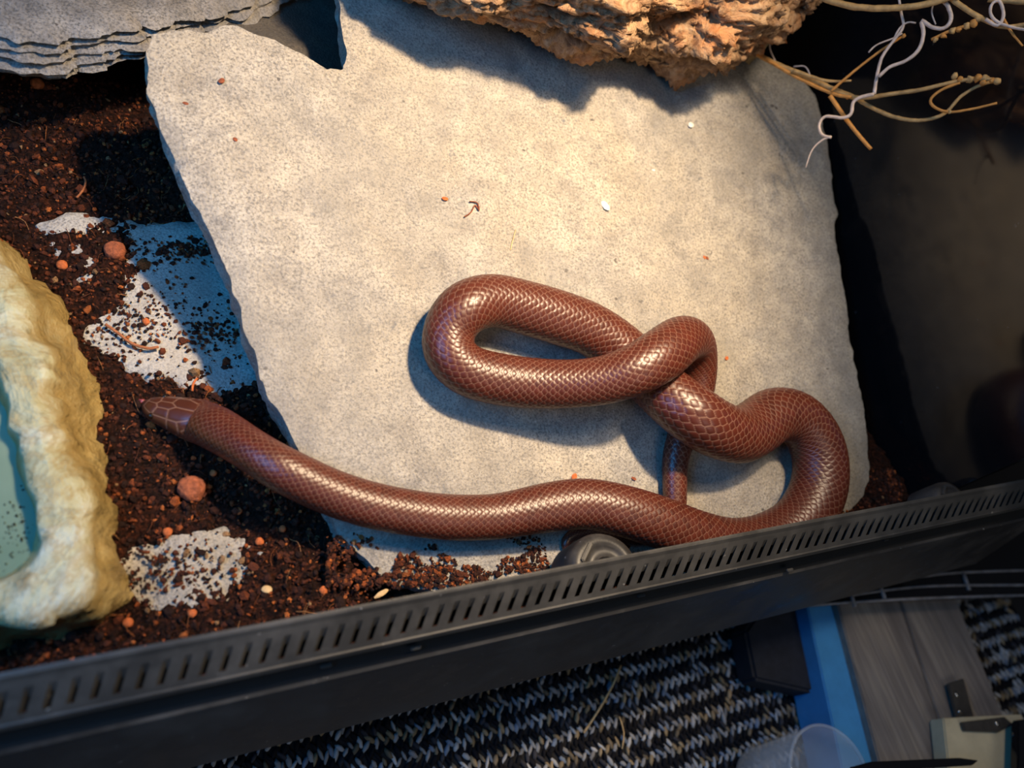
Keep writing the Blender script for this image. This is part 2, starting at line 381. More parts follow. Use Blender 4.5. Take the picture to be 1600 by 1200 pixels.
Z = .0035+bias+(n1-.5)*.008+(n2-.5)*.0055+(n3-.5)*.0018
# heap against slab front and against the wall
q = at(700, 960, .0)
Z += .002*np.exp(-((P2[:, 1]-.055)/.006)**2)
qq = at(1375, 780, 0); Z += .006*np.exp(-(((P2[:, 0]-qq[0])/.02)**2+((P2[:, 1]-qq[1])/.02)**2))
nx, ny = len(sx), len(sy)
i, j = np.meshgrid(np.arange(nx-1), np.arange(ny-1), indexing='ij')
Qs = np.stack([i*ny+j, (i+1)*ny+j, (i+1)*ny+j+1, i*ny+j+1], -1).reshape(-1, 4)
soil = mesh_np('soil', np.c_[P2, Z], Qs, m_soil); tag(soil, 'dark reddish brown loose soil covering the terrarium floor', 'soil', kind='stuff')
ZG = Z.reshape(nx, ny)
def soil_h(x, y):
    a = np.clip(((x-sx[0])/.0016).astype(int), 0, nx-1); b = np.clip(((y-sy[0])/.0016).astype(int), 0, ny-1); return ZG[a, b]
# crumbs: many small irregular grains, one joined mesh
ico = bmesh.new(); bmesh.ops.create_icosphere(ico, subdivisions=1, radius=1); IV = np.array([v.co[:] for v in ico.verts]); IF = np.array([[v.index for v in f.verts] for f in ico.faces]); ico.free()
PAL = np.array([(.02,.008,.006),(.05,.015,.009),(.09,.025,.012),(.16,.040,.015),(.30,.075,.02),(.42,.12,.03),(.30,.17,.08)])
def grains(pos, size, colidx, rng):
    n = len(pos); s = size[:, None]*rng.uniform(.55, 1.35, (n, 3)); A = rng.uniform(0, 2*np.pi, (n, 3))
    ca, sa = np.cos(A), np.sin(A); Rz = np.zeros((n, 3, 3)); Rz[:, 0, 0] = ca[:, 0]; Rz[:, 0, 1] = -sa[:, 0]; Rz[:, 1, 0] = sa[:, 0]; Rz[:, 1, 1] = ca[:, 0]; Rz[:, 2, 2] = 1
    Rx = np.zeros((n, 3, 3)); Rx[:, 0, 0] = 1; Rx[:, 1, 1] = ca[:, 1]; Rx[:, 1, 2] = -sa[:, 1]; Rx[:, 2, 1] = sa[:, 1]; Rx[:, 2, 2] = ca[:, 1]
    L = IV[None]*s[:, None]*rng.uniform(.75, 1.25, (n, len(IV), 1)); L = np.einsum('nij,nkj->nki', Rz@Rx, L)+pos[:, None]
    Fc = (IF[None]+(np.arange(n)*len(IV))[:, None, None]).reshape(-1, 3)
    col = PAL[colidx]*rng.uniform(.7, 1.3, (n, 1)); col = np.repeat(np.c_[col, np.ones(n)], len(IV), 0)
    return L.reshape(-1, 3), Fc, col
n = 30000
x = RNG.uniform(-.12, .20, n); y = RNG.uniform(.052, .34, n)
z = soil_h(x, y); ok = (z > .0015) | (RNG.random(n) < .06)
x, y, z = x[ok], y[ok], np.maximum(z[ok], .0048*(z[ok] < .0048)*(np.abs(z[ok]) < .0)+z[ok])
size = np.clip(RNG.lognormal(math.log(.00062), .45, len(x)), .0003, .0024)
ci = RNG.choice(7, len(x), p=[.26, .24, .20, .14, .09, .05, .02])
V_, F_, c_ = grains(np.c_[x, y, z+size*.35], size, ci, RNG)
o = mesh_np('soil_crumbs', V_, F_, m_crumb, None, False, c_); o.parent = soil; o['kind'] = 'stuff'
# crumbs strewn on the front of the slab and beside the wall
n = 4200; px = RNG.uniform(510, 1010, n); t_ = RNG.beta(1.3, 1.0, n); py = 838+t_*80+RNG.normal(0, 3, n)
keepm = (fbm(np.c_[px*.03, py*.05, px*0], 3)+.35*t_) > .66
pp = np.array([on_slab(a, b) for a, b in zip(px[keepm], py[keepm])]); pp = pp[pp[:, 1] > .0535]
size = np.clip(RNG.lognormal(math.log(.0006), .4, len(pp)), .0003, .0016); ci = RNG.choice(7, len(pp), p=[.22, .22, .22, .16, .10, .06, .02])
pp[:, 2] += size*.4
n2_ = 500; p3 = np.array([at(a, b, .008) for a, b in zip(RNG.uniform(1300, 1400, n2_), RNG.uniform(735, 815, n2_))]); p3 = p3[p3[:, 0] < XW-.003]
p3[:, 2] = soil_h(p3[:, 0], p3[:, 1]); s3 = np.full(len(p3), .001)
# loose crumbs over the buried pale stones
p4 = []
for cx_, cy_, rx_, ry_, m_ in ((200,490,120,90,420),(330,520,60,40,200),(280,890,110,50,320),(300,390,80,22,260)):
    for _ in range(m_): p4.append(at(random.gauss(cx_, rx_*.5), random.gauss(cy_, ry_*.5), .0052))
p4 = np.array(p4); s4 = np.clip(RNG.lognormal(math.log(.0006), .4, len(p4)), .0003, .0016)
PP = np.vstack([pp, p3, p4]); SS = np.r_[size, s3, s4]; CI = np.r_[ci, RNG.choice(7, len(p3)+len(p4), p=[.25, .25, .2, .14, .09, .05, .02])]
V_, F_, c_ = grains(PP, SS, CI, RNG)
o = mesh_np('scattered_crumbs', V_, F_, m_crumb, None, False, c_); o.parent = soil; o['kind'] = 'stuff'
# fibres in the soil
bm = None; VV = []; FF = []; CC = []
for k in range(420):
    x0 = random.uniform(-.09, .11); y0 = random.uniform(.055, .32); a = random.uniform(0, 6.28); l = random.uniform(.003, .010); cu = random.uniform(-1.6, 1.6)
    pts = []
    for t in range(6):
        pts.append((x0, y0, float(soil_h(np.array([x0]), np.array([y0]))[0])+.0008+.0012*math.sin(t*math.pi/5))); x0 += math.cos(a)*l/5; y0 += math.sin(a)*l/5; a += cu/5
    pts = np.array(pts); r_ = random.uniform(.00010, .00022); T = np.gradient(pts, axis=0); S = np.cross(T, [0, 0, 1]); S /= np.linalg.norm(S, axis=1)[:, None]+1e-9; B = np.array([0, 0, 1])
    b0 = len(VV)
    for p_, s_ in zip(pts, S):
        for c0, c1 in ((1, 0), (-.5, .87), (-.5, -.87)): VV.append(p_+r_*(c0*s_+c1*B))
    for t in range(5):
        for q_ in range(3): FF.append((b0+t*3+q_, b0+t*3+(q_+1) % 3, b0+t*3+3+(q_+1) % 3, b0+t*3+3+q_))
    cc = random.choice([(.30,.10,.03,1),(.12,.04,.02,1),(.42,.2,.08,1),(.2,.06,.02,1)]); CC += [cc]*18
o = mesh_np('soil_fibres', np.array(VV), FF, m_crumb, None, True, np.array(CC)); o.parent = soil; o['kind'] = 'stuff'

# individual bits lying about
def bit(name, p, size, col, label, cat, group=None, flat=.6, seed=0, sub=2, elong=1.0, rot=0.0, rough=.25):
    bm = bmesh.new(); bmesh.ops.create_icosphere(bm, subdivisions=sub, radius=1)
    P_ = np.array([v.co[:] for v in bm.verts]); d = fbm(P_*1.7+seed*7.1+20, 4)
    for v, q in zip(bm.verts, d): v.co = v.co*(1+(q-.5)*2*rough); v.co = Vector((v.co.x*size*elong, v.co.y*size, v.co.z*size*flat))
    bmesh.ops.rotate(bm, verts=bm.verts, matrix=Matrix.Rotation(rot, 3, 'Z'))
    me = bpy.data.meshes.new(name); bm.to_mesh(me); bm.free()
    for pl in me.polygons: pl.use_smooth = sub > 2
    me.materials.append(col); o = bpy.data.objects.new(name, me); C.objects.link(o); o.location = p; return tag(o, label, cat, group)
m_clump = simple('red_clay', (.30, .085, .035), .9, .5, 500, .9, .001)
m_orange = simple('orange_clay', (.48, .12, .03), .85, .4, 600, .6, .0006)
m_straw = simple('pale_wood_chip', (.62, .42, .20), .7, .3, 300, .4)
m_redb = simple('rust_debris', (.22, .06, .025), .85, .5, 700, .6)
m_white = simple('white_grit_glint', (.85, .82, .74), .35, .1, 300, .2)
sh = lambda a, b: (lambda q: (q[0], q[1], max(float(soil_h(np.array([q[0]]), np.array([q[1]]))[0]), .0045)))(at(a, b, .004))
q = sh(300, 768); bit('soil_clump', (q[0], q[1], q[2]+.0028), .0050, m_clump, 'round reddish clump of soil lying below the snake neck', 'soil clump', flat=.8, sub=4, rough=.35, seed=3)
PEB = ['orange pebble by the rim below the wood sliver', 'small orange pebble touching the right side of the round soil clump', 'orange pebble midway between the snake body and the black rim', 'reddish pebble on the soil right above the grey surfaced stone', 'tiny orange pebble between the round clump and the snake neck', 'orange pebble just below the snake body left of the slab tip', 'orange pebble on the crumb covered front of the slab', 'orange pebble on soil between the bowl and the pale half buried stone', 'orange pebble to the lower right of the round soil clump', 'orange pebble by the rim below the grey surfaced stone', 'orange pebble at the foot of the bowl near the rim', 'orange pebble on the soil above the upper end of the bowl', 'large reddish soil lump beside the upper edge of the pale half buried stone', 'reddish lump on the soil below the grey slate rock']
for k, (a, b, s_, lab) in enumerate([(503+0, 926, .0016, None), (325, 672+90, .0011, None), (405, 848, .0016, None), (262, 833, .0017, None), (333, 741, .0013, None), (440, 831, .0014, None), (574, 918, .0015, None), (228, 615-110, .0016, None), (372, 800, .0015, None), (300, 960, .0016, None), (200, 975, .0018, None), (98, 418, .0022, None), (180, 400, .0045, None), (60, 140, .003, None)]):
    q = sh(a, b); bit('clay_pebble', (q[0], q[1], q[2]+s_*.5), s_, m_orange if s_ < .004 else m_clump, PEB[k], 'pebble', 'orange clay pebbles on the soil', flat=.75, seed=k, sub=3)
q = sh(594, 930); bit('wood_chip', (q[0], q[1], q[2]+.002), .0011, m_straw, 'pale sliver of wood on the soil close to the black rim', 'wood chip', flat=.5, elong=3.2, rot=.35, seed=5)
q = sh(416, 924); bit('wood_chip', (q[0], q[1], q[2]+.002), .0015, m_straw, 'small blunt pale chip on the soil beside the grey surfaced stone', 'wood chip', flat=.5, elong=1.4, rot=-.3, seed=6)
for k, (a, b, s_, m_, lab) in enumerate([(695,311,.0011,m_orange,'tiny orange crumb on the slab above the snake loop'),(346,127,.0012,m_redb,'tiny brown crumb near the upper left corner of the slab'),(1104,428-25,.0010,m_redb,'tiny rust crumb on the right half of the slab'),(290,162,.0008,m_redb,'tiny brown fleck close to the left edge of the slab'),(1079,196,.0017,m_white,'bright glint painted as a white grain on the slab below the log'),(945,322,.0022,m_white,'pale star shaped fleck on the slab above the snake'),(1021,266,.0007,m_white,'pinprick white grain on the slab left of the twigs'),(897,745,.0012,m_orange,'tan crumb on the slab touching the top of the snake body'),(367,218,.0010,m_redb,'small rust crumb on the slab beside a grey smudge'),(990,748,.0009,m_redb,'thin rust flake on the slab between the snake body and tail'),(1135,560,.0010,m_orange,'tiny orange crumb on the slab right of the knotted coils'),(1100,402,.0009,m_orange,'tiny orange speck right of slab centre')]):  # the white grain below the log is a glint put in as colour
    q = on_slab(a, b); bit('slab_crumb', (q[0], q[1], q[2]+s_*.25), s_, m_, lab, 'grit' if m_ is m_white else 'crumb', flat=.35, seed=k+30, sub=2, elong=1.5, rot=k)
def fibre(name, pts, r_, mat, label, cat, f=on_slab, lift=.0005):
    P_ = np.array([f(a, b) for a, b in pts]); P_[:, 2] += lift; P_ = catmull(P_, 6); o = tube(name, P_, r_, mat, seg=6, rough=.3); return tag(o, label, cat)
m_root = simple('brown_root', (.32, .11, .04), .8, .4, 500, .5)
fibre('rootlet', [(725,340),(735,333),(742,322),(748,330),(745,318),(733,316)], .0003, m_redb, 'curled rust coloured rootlet on the slab above the snake', 'rootlet')
fibre('rootlet', [(797,392),(800,378),(805,360)], .00025, m_straw, 'short straight straw fibre on the slab above the snake loop', 'rootlet')
fibre('rootlet', [(165,508),(185,522),(205,537),(230,545),(248,543)], .0007, m_root, 'brown root lying across soil and the pale half buried stone', 'rootlet', f=lambda a, b: at(a, b, .0065))
fibre('rootlet', [(300,612),(302,600),(308,592)], .0005, m_orange, 'orange fibre standing up behind the snake head', 'rootlet', f=lambda a, b: at(a, b, .009))
fibre('rootlet', [(120,310),(130,298),(134,285),(131,278)], .0005, m_root, 'thin curved root on the soil left of the slab shadow', 'rootlet', f=lambda a, b: at(a, b, .008))

# ------------------------------------------------------------------ snake
#        px   py   half-width(px)  lift above what it lies on
SN = [(226,629,5,.000),(234,633,14,.0),(246,638.5,21.5,.0),(262,643,26,.0),(278,648,30,.0),(296,653.5,34,.0),(316,660,36,.0),(338,670,36,.0005),(362,684,35,.001),(392,703,34,.002),(426,724,35,.002),(461,743,36.5,.0005),(515,768,36.5,0),(575,788,36.5,0),(640,801,36,0),(700,808,36,0),(760,808,35.5,0),(800,803,36,.001),(860,792,39,.002),(915,787,40,.004),(970,797,41,.007),(1030,816,42,.008),(1090,838,41,.007),(1150,848,38,.004),(1205,838,39,.0),(1250,815,43,0),(1277,770,44,0),(1281,720,44,0),(1268,680,44,0),(1243,652,43,.001),(1210,648,43,.002),(1182,667,44,.003),(1155,680,45,.006),(1120,671,48,.011),(1085,650,49,.014),(1050,624,47,.010),(1015,592,44,.003),(975,552,44,0),(925,516,43,0),(870,496,44.5,0),(815,480,44,.001),(768,470,43,.003),(727,482,43,.005),(703,514,41,.003),(703,551,42,.002),(730,579,42,.002),(775,592,42,.003),(830,599,41,.006),(890,600,39,.013),(945,594,39,.020),(995,577,41,.026),(1035,553,42,.026),(1066,530,38,.020),(1085,535,34,.012),(1091,565,31,.005),(1088,605,29,0),(1078,645,26,0),(1064,685,23,0),(1055,720,21,0),(1054,760,19.5,0),(1053,795,18.5,0),(1035,825,16,0),(1000,838,14.5,0),(960,835,13,0),(920,828,11,0),(892,838,9,0),(884,852,8,0),(893,868,6,0),(905,885,2,0)]
ctl = []
for k, (px, py, hw, lift) in enumerate(SN):
    z = .03
    for _ in range(12):
        p = at(px, py, z); r = hw*depth(p)/F
        if k < 11: g = .006; t = min(1, max(0, (k-6)/5)); g = .0055+t*(slab_z(p[0], p[1])-.004)
        else: g = slab_z(p[0], p[1])
        z = g+r*(.93 if k > 8 else .80)+lift
    ctl.append((*p, r))
ctl = np.array(ctl); ctl = catmull(ctl, 10)
for _ in range(8):
    q = ctl.copy(); q[1:-1] = .25*ctl[:-2]+.5*ctl[1:-1]+.25*ctl[2:]; q[:22] = ctl[:22]; ctl = q
STEP = .00044
A_ = resample(ctl, step=STEP); P = A_[:, :3]; Rr = A_[:, 3]; n = len(P); NA = 228
hid = at(1086, 640, .03); cand_i = np.arange(int(n*.6), n); k_t = cand_i[np.argmin(np.linalg.norm(P[cand_i, :2]-hid[:2], axis=1))]
NC = np.where(np.arange(n) < k_t, 42, 24)   # fewer scale rows on the tail
T = np.gradient(P, axis=0); T /= np.linalg.norm(T, axis=1)[:, None]
for _ in range(30): T[1:-1] = (T[:-2]+2*T[1:-1]+T[2:])/4
T /= np.linalg.norm(T, axis=1)[:, None]
S = np.cross(T, [0, 0, 1.]); S /= np.linalg.norm(S, axis=1)[:, None]; B = np.cross(S, T)
s_ = np.arange(n)*STEP; HL = .0235
th = np.arange(NA)/NA*2*np.pi; ct, st = np.cos(th), np.sin(th)
bb = np.cumsum(STEP/(2*np.pi*np.maximum(Rr, .0015)/NC*1.15)); NC = NC[:, None]
a = th[None, :]/(2*np.pi)*NC; b = bb[:, None]+0*a
WA = .62
cand = []
for off in (0, 1):
    cb = 2*np.round((b-off)/2)+off; fa = 2*np.floor((a-off)/2)+off
    for ca in (fa, fa+2): cand.append((WA*(a-ca)**2+(b-cb)**2, (ca % NC)*3.1+cb*17.7, b-cb))
    del cb, fa
D4 = np.stack([c_[0] for c_ in cand]); o1 = np.argmin(D4, 0); d0 = np.min(D4, 0); np.put_along_axis(D4, o1[None], 1e9, 0); edge = (np.min(D4, 0)-d0)*.55
loc = np.choose(o1, [c_[2] for c_ in cand]); idc = np.choose(o1, [c_[1] for c_ in cand]); del D4, cand
rnd = (np.sin(idc*12.9898)*43758.5453) % 1
seam = np.clip(1-edge/.19, 0, 1); sinT = st[None, :]+0*b; cosT = ct[None, :]+0*b
belly = np.clip((-sinT-.62)/.12, 0, 1)
vs_ = np.abs(((b/2) % 1)-.5)*2; vseam = np.clip((vs_-.86)/.14, 0, 1); seam = seam*(1-belly)+vseam*belly
bump_ = (np.clip(edge/.45, 0, 1)**.6)*(.65+.35*np.clip(loc, -1, 1))*(1-belly)+belly*(1-vseam)
# head: shaped cross-section and large plates
hs = np.clip(s_/HL, 0, 3)[:, None]; hm = np.clip((1.08-.16*np.abs(np.cos(np.arange(NA)/NA*2*np.pi))[None, :]**2-hs+.035*np.sin(np.arange(NA)*.42)[None, :])/.08, 0, 1)
segs = []
def sg(*pts):
    for p_, q_ in zip(pts, pts[1:]):
        segs.append((p_, q_)); segs.append(((p_[0], -p_[1]), (q_[0], -q_[1])))
sg((.07, 0), (.36, 0)); sg((.07, 0), (.05, .6)); sg((.19, 0), (.17, .62)); sg((.36, 0), (.40, .24), (.36, .74)); sg((.17, .62), (.36, .74), (.62, .70))
sg((.40, .24), (.60, .22), (.70, 0)); sg((.60, .22), (.63, .66)); sg((.70, 0), (1.0, 0)); sg((1.0, 0), (1.04, .16), (.98, .42), (.80, .66), (.63, .70)); sg((.80, .66), (.86, .95)); sg((.63, .70), (.66, 1.0)); sg((.98, .42), (1.06, .62), (.90, .9))
hw_ = hs+0*b; lat = cosT
dm = np.full(hw_.shape, 9.)
k_h = int(1.25*HL/STEP)
Hs = hw_[:k_h]; Lt = lat[:k_h]
Dm = np.full(Hs.shape, 9.)
for (p_, q_) in segs:
    ex, ey = (q_[0]-p_[0])*2.4, q_[1]-p_[1]; wx, wy = (Hs-p_[0])*2.4, Lt-p_[1]
    t = np.clip((wx*ex+wy*ey)/(ex*ex+ey*ey+1e-9), 0, 1); Dm = np.minimum(Dm, np.hypot(wx-t*ex, wy-t*ey))
top = sinT[:k_h] > .12
ls = np.abs(((Hs*8.5) % 1)-.5)*2; lseam = np.clip((ls-.80)/.2, 0, 1); mouth = np.clip(1-np.abs(sinT[:k_h]+.28)/.05, 0, 1)*(Hs < .85)
hseam = np.where(top, np.clip(1-Dm/.055, 0, 1), lseam*.8)
hb = np.where(top, np.clip(Dm/.12, 0, 1)**.5, 1-lseam)-mouth*1.5
m_ = hm[:k_h]
seam[:k_h] = seam[:k_h]*(1-m_)+hseam*m_; bump_[:k_h] = bump_[:k_h]*(1-m_)+hb*m_
rnd[:k_h] = rnd[:k_h]*(1-m_)+.5*m_
plate = np.zeros(b.shape); plate[:k_h] = np.clip((1.35-Hs)/.5, 0, 1)
hz = .93-.17*np.clip((1.5-hs)/.7, 0, 1)
R2 = Rr[:, None]*(1+0*b); amp = np.minimum(.00036, .030*Rr)[:, None]
flatb = np.where(sinT < 0, .90, 1.0)
lx = R2*cosT*(1+0*b); lz = R2*sinT*hz*flatb
rr = 1+(bump_-.6)*amp/np.maximum(R2, .0008)
V = P[:, None]+(lx*rr)[:, :, None]*S[:, None]+(lz*rr)[:, :, None]*B[:, None]
# keep the underside from sinking through slab on the slope
i, j = np.meshgrid(np.arange(n-1), np.arange(NA), indexing='ij'); j2 = (j+1) % NA
Q = np.stack([i*NA+j, (i+1)*NA+j, (i+1)*NA+j2, i*NA+j2], -1).reshape(-1, 4)
Vf = V.reshape(-1, 3)
tipn = [len(Vf), len(Vf)+1]; Vf = np.vstack([Vf, P[0]-T[0]*Rr[0]*.5, P[-1]+T[-1]*.001])
jj = np.arange(NA); jn = (jj+1) % NA
caps = np.vstack([np.stack([np.full(NA, tipn[0]), jj, jn, jn], 1), np.stack([np.full(NA, tipn[1]), (n-1)*NA+jn, (n-1)*NA+jj, (n-1)*NA+jj], 1)])
col = np.stack([seam, belly*(1-plate)+plate*np.clip((-sinT-.1)/.2, 0, 1), rnd, 1-plate], -1).reshape(-1, 4)
col = np.vstack([col, col[:1], col[-1:]])
def snake_mat():
    M = Mat('snake_skin', rough=.40, spec=.46); at_ = M.attr(); sp_ = M.N.new('ShaderNodeSeparateColor'); M.L.new(at_.outputs['Color'], sp_.inputs[0])
    c = M.mix(sp_.outputs[2], (.058, .0105, .0055), (.090, .0165, .008))
    c = M.mix(M.ramp(M.noise(22, 3), [(.42, 0.), (.62, .6)]), c, (.085, .018, .010))
    c = M.mix(at_.outputs['Alpha'], (.068, .019, .010), c)
    c = M.mix(sp_.outputs[1], c, (.42, .30, .20))
    c = M.mix(M.ramp(sp_.outputs[0], [(.15, 0.), (.85, .46)]), c, (.36, .205, .14))
    M.base(c); M.bump(M.noise(2600, 2), .08, .0002)
    M.b.inputs['Coat Weight'].default_value = .18; M.b.inputs['Coat Roughness'].default_value = .28
    return M.m
m_snake = snake_mat()
hp = P[int(.5*HL/STEP)]
snake = empty('snake', (P[n//2][0], P[n//2][1], slab_z(*P[n//2][:2])), 'glossy reddish brown snake knotted over itself on the pale stone slab', 'snake')
me_q = [tuple(map(int, q)) for q in caps[:, :3]]
body = mesh_np('body', Vf, Q, m_snake, None, True, col)
# caps as a second tiny list: rebuild via bmesh-free join
bmh = bmesh.new(); bmh.from_mesh(body.data); bmh.verts.ensure_lookup_table()
for q in me_q:
    try: f_ = bmh.faces.new([bmh.verts[k] for k in q]); f_.smooth = True
    except ValueError: pass
bmh.to_mesh(body.data); bmh.free(); keep(body, snake)
m_eye = Mat('snake_eye', (.012, .008, .006), .08).m
ke = int(.36*HL/STEP)
for sgn in (-1, 1):
    ang = math.radians(28); c_e = P[ke]+S[ke]*sgn*Rr[ke]*math.cos(ang)*.93+B[ke]*Rr[ke]*math.sin(ang)*.76
    bm = bmesh.new(); bmesh.ops.create_uvsphere(bm, u_segments=16, v_segments=10, radius=.00125, matrix=Matrix.Translation(c_e)); bm_obj('eye', bm, m_eye, snake, True)
m_tongue = Mat('tongue', (.30, .07, .08), .4).m
d_ = -T[0]; u_ = S[0]; t0_ = P[0]+d_*.0008
TP = [t0_+d_*.0045*t+np.array([0, 0, -.001*t]) for t in np.linspace(0, 1, 6)]
to = tube('tongue', TP, [.0011, .0010, .0009, .0008, .0007, .0006], m_tongue, seg=8); keep(to, snake)
for sgn in (-1, 1):
    f_ = tube('tongue_fork', [TP[-1]+d_*.004*t+u_*sgn*(.0016*t)+np.array([0, 0, .0012*t*t]) for t in np.linspace(0, 1, 6)], np.linspace(.0005, .00015, 6), m_tongue, seg=6)
    f_.parent = to; f_.matrix_parent_inverse = Matrix.Translation(-snake.location)
    f_.matrix_parent_inverse = Matrix.Identity(4) if False else Matrix.Translation((0, 0, 0))

# ------------------------------------------------------------------ water bowl (moulded rock dish)
def ring(z, vis, off, n=220, seed=0, rough=.0012):
    pts = [at(a, b, z)[:2] for a, b in vis]+[np.array(o) for o in off]
    Q_ = catmull(np.array([[p_[0], p_[1], 0] for p_ in pts]), 10, True); Q_ = resample(Q_, n=n, closed=True)[:, :2]
    cen = np.array([-.115, .13]); an = np.arctan2(*(Q_-cen).T[::-1]); k = int(np.argmin(np.abs(an-1.7))); Q_ = np.roll(Q_, -k, 0)
    an = np.arctan2(Q_[10, 1]-cen[1], Q_[10, 0]-cen[0])
    area = np.sum(Q_[:, 0]*np.roll(Q_[:, 1], -1)-np.roll(Q_[:, 0], -1)*Q_[:, 1])
    if area > 0: Q_ = np.roll(Q_[::-1], 1, 0)
    return np.c_[Q_, np.full(n, z)]
cx_b = -.115
def offp(grow):
    return [(-.10, .058-grow*.6), (-.16, .066-grow), (-.20-grow, .10), (-.20-grow, .19), (-.15, .245+grow), (-.10, .25+grow*.6)]
r0 = ring(.001, [(-60,330),(0,368),(52,430),(112,492),(142,560),(162,640),(165,690),(186,770),(192,860),(206,925),(186,962),(128,992),(50,1012),(0,1040)], offp(.004))
r1 = ring(.010, [(-60,322),(-2,372),(48,430),(106,494),(136,560),(156,640),(158,690),(180,770),(186,850),(200,915),(180,952),(122,985),(48,1000),(-10,1020)], offp(.003))
r2 = ring(.021, [(-60,330),(-6,378),(42,440),(92,505),(120,570),(138,640),(140,700),(162,775),(170,860),(182,905),(160,942),(110,976),(40,990),(-15,1000)], offp(.0))
r3 = ring(.031, [(-60,340),(-12,386),(30,450),(66,520),(90,600),(103,680),(112,740),(138,800),(148,862),(138,915),(100,952),(55,978),(10,984),(-30,984)], offp(-.004))
r4 = ring(.034, [(-60,370),(-20,412),(12,470),(40,540),(62,620),(78,700),(96,770),(118,830),(124,868),(108,908),(74,938),(36,954),(0,958),(-40,952)], offp(-.009))
r5 = ring(.033, [(-60,470),(-30,500),(0,545),(16,610),(32,690),(42,745),(60,800),(66,840),(60,868),(36,892),(10,908),(-20,915),(-40,912),(-60,905)], offp(-.026))
r6 = ring(.020, [(-70,480),(-38,520),(-6,560),(12,615),(26,690),(36,745),(50,790),(56,830),(50,862),(28,886),(4,902),(-24,908),(-44,905),(-64,898)], offp(-.030))
r7 = ring(.008, [(-90,520),(-60,550),(-36,590),(-16,650),(0,710),(12,760),(20,790),(20,820),(10,845),(-10,862),(-30,875),(-50,880),(-64,880),(-80,875)], offp(-.042))
rings = [r0, (r0+r1)/2, r1, (r1*2+r2)/3, (r1+r2*2)/3, r2, (r2*2+r3)/3, (r2+2*r3)/3, r3, (r3+r4)/2, r4, (r4*2+r5)/3, (r4+2*r5)/3, r5, (r5*2+r6)/3, (r5+2*r6)/3, r6, r7]
nb = 220; Vb = np.vstack(rings); cB = np.array([Vb[:, 0].mean(), .13, 0])
dr = Vb-cB; dr[:, 2] = 0; dr /= np.linalg.norm(dr, axis=1)[:, None]
lvl = np.repeat(np.arange(len(rings)), nb)
wgt = np.where(lvl <= 10, 1., .45)
rid = np.abs(fbm(np.c_[Vb[:, :2]*75, Vb[:, 2]*60], 4)-.5)*2
big_ = fbm(np.c_[Vb[:, :2]*38+3, Vb[:, 2]*40], 3)-.5
crk = 1-np.clip(np.abs(fbm(np.c_[Vb[:, :2]*55+8, Vb[:, 2]*25], 4)-.5)*9, 0, 1)
Vb = Vb+dr*((rid-.3)*.007+big_*.012-crk*.0022)[:, None]*wgt[:, None]
Vb[:, 2] += (fbm(np.c_[Vb[:, :2]*90, Vb[:, 2]*0+5], 4)-.5)*.005*np.where((lvl > 4) & (lvl < 14), 1, .2)
Vb = np.vstack([Vb, [cB[0], .13, .006]])
i, j = np.meshgrid(np.arange(len(rings)-1), np.arange(nb), indexing='ij'); j2 = (j+1) % nb
Fb = [tuple(map(int, q)) for q in np.stack([i*nb+j, (i+1)*nb+j, (i+1)*nb+j2, i*nb+j2], -1).reshape(-1, 4)]
L0 = (len(rings)-1)*nb; Fb += [(L0+k, len(Vb)-1, L0+(k+1) % nb) for k in range(nb)]
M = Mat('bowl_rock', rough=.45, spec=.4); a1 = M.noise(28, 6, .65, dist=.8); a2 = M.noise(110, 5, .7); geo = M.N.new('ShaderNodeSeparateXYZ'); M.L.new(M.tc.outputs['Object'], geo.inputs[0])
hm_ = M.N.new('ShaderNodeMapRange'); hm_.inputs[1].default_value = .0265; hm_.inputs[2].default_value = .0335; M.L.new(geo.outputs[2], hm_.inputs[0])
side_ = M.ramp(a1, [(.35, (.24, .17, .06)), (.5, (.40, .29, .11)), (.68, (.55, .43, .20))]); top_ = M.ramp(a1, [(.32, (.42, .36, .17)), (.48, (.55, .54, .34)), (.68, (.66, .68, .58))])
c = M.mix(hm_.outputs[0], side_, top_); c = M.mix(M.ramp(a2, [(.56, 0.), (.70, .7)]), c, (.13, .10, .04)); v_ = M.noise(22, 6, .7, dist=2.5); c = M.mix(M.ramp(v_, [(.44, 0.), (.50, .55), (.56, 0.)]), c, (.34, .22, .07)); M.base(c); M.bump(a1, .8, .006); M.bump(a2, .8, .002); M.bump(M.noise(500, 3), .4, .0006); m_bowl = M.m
bowl = empty('water_bowl', (cB[0], .13, 0), 'moulded yellowish stone look water bowl standing on the soil at the left edge', 'water bowl')
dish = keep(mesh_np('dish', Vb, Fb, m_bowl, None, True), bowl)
M = Mat('water', (.30, .42, .30), .03); M.b.inputs['Transmission Weight'].default_value = .35; M.b.inputs['IOR'].default_value = 1.33; sp2 = M.noise(160, 3, .6)
M.base(M.ramp(M.noise(18, 4), [(.35, (.20, .32, .22)), (.7, (.34, .46, .34))])); m_water = M.m
wv = r6.copy(); wv[:, 2] = .0235; wv = cB*[1, 1, 0]+(wv-cB*[1, 1, 0])*[1.04, 1.04, 1]
Vw = np.vstack([wv, [[cB[0], .13, .0235]]]); Vw = wv; Fw = [tuple(range(nb))]
wt = keep(mesh_np('water', Vw, Fw, m_water, None, False), bowl); wt['label'] = 'murky green water'
pv = []
for _ in range(90):
    a_, b_ = random.gauss(28, 16), random.gauss(835, 40)
    q = at(a_, b_, .0238)
    if a_ < 52: pv.append(q)
pv = np.array(pv); V_, F_, c_ = grains(pv, RNG.uniform(.00015, .0004, len(pv)), np.zeros(len(pv), int), RNG)
o = keep(mesh_np('floating_specks', V_, F_, m_crumb, None, False, c_), bowl); o['kind'] = 'stuff'

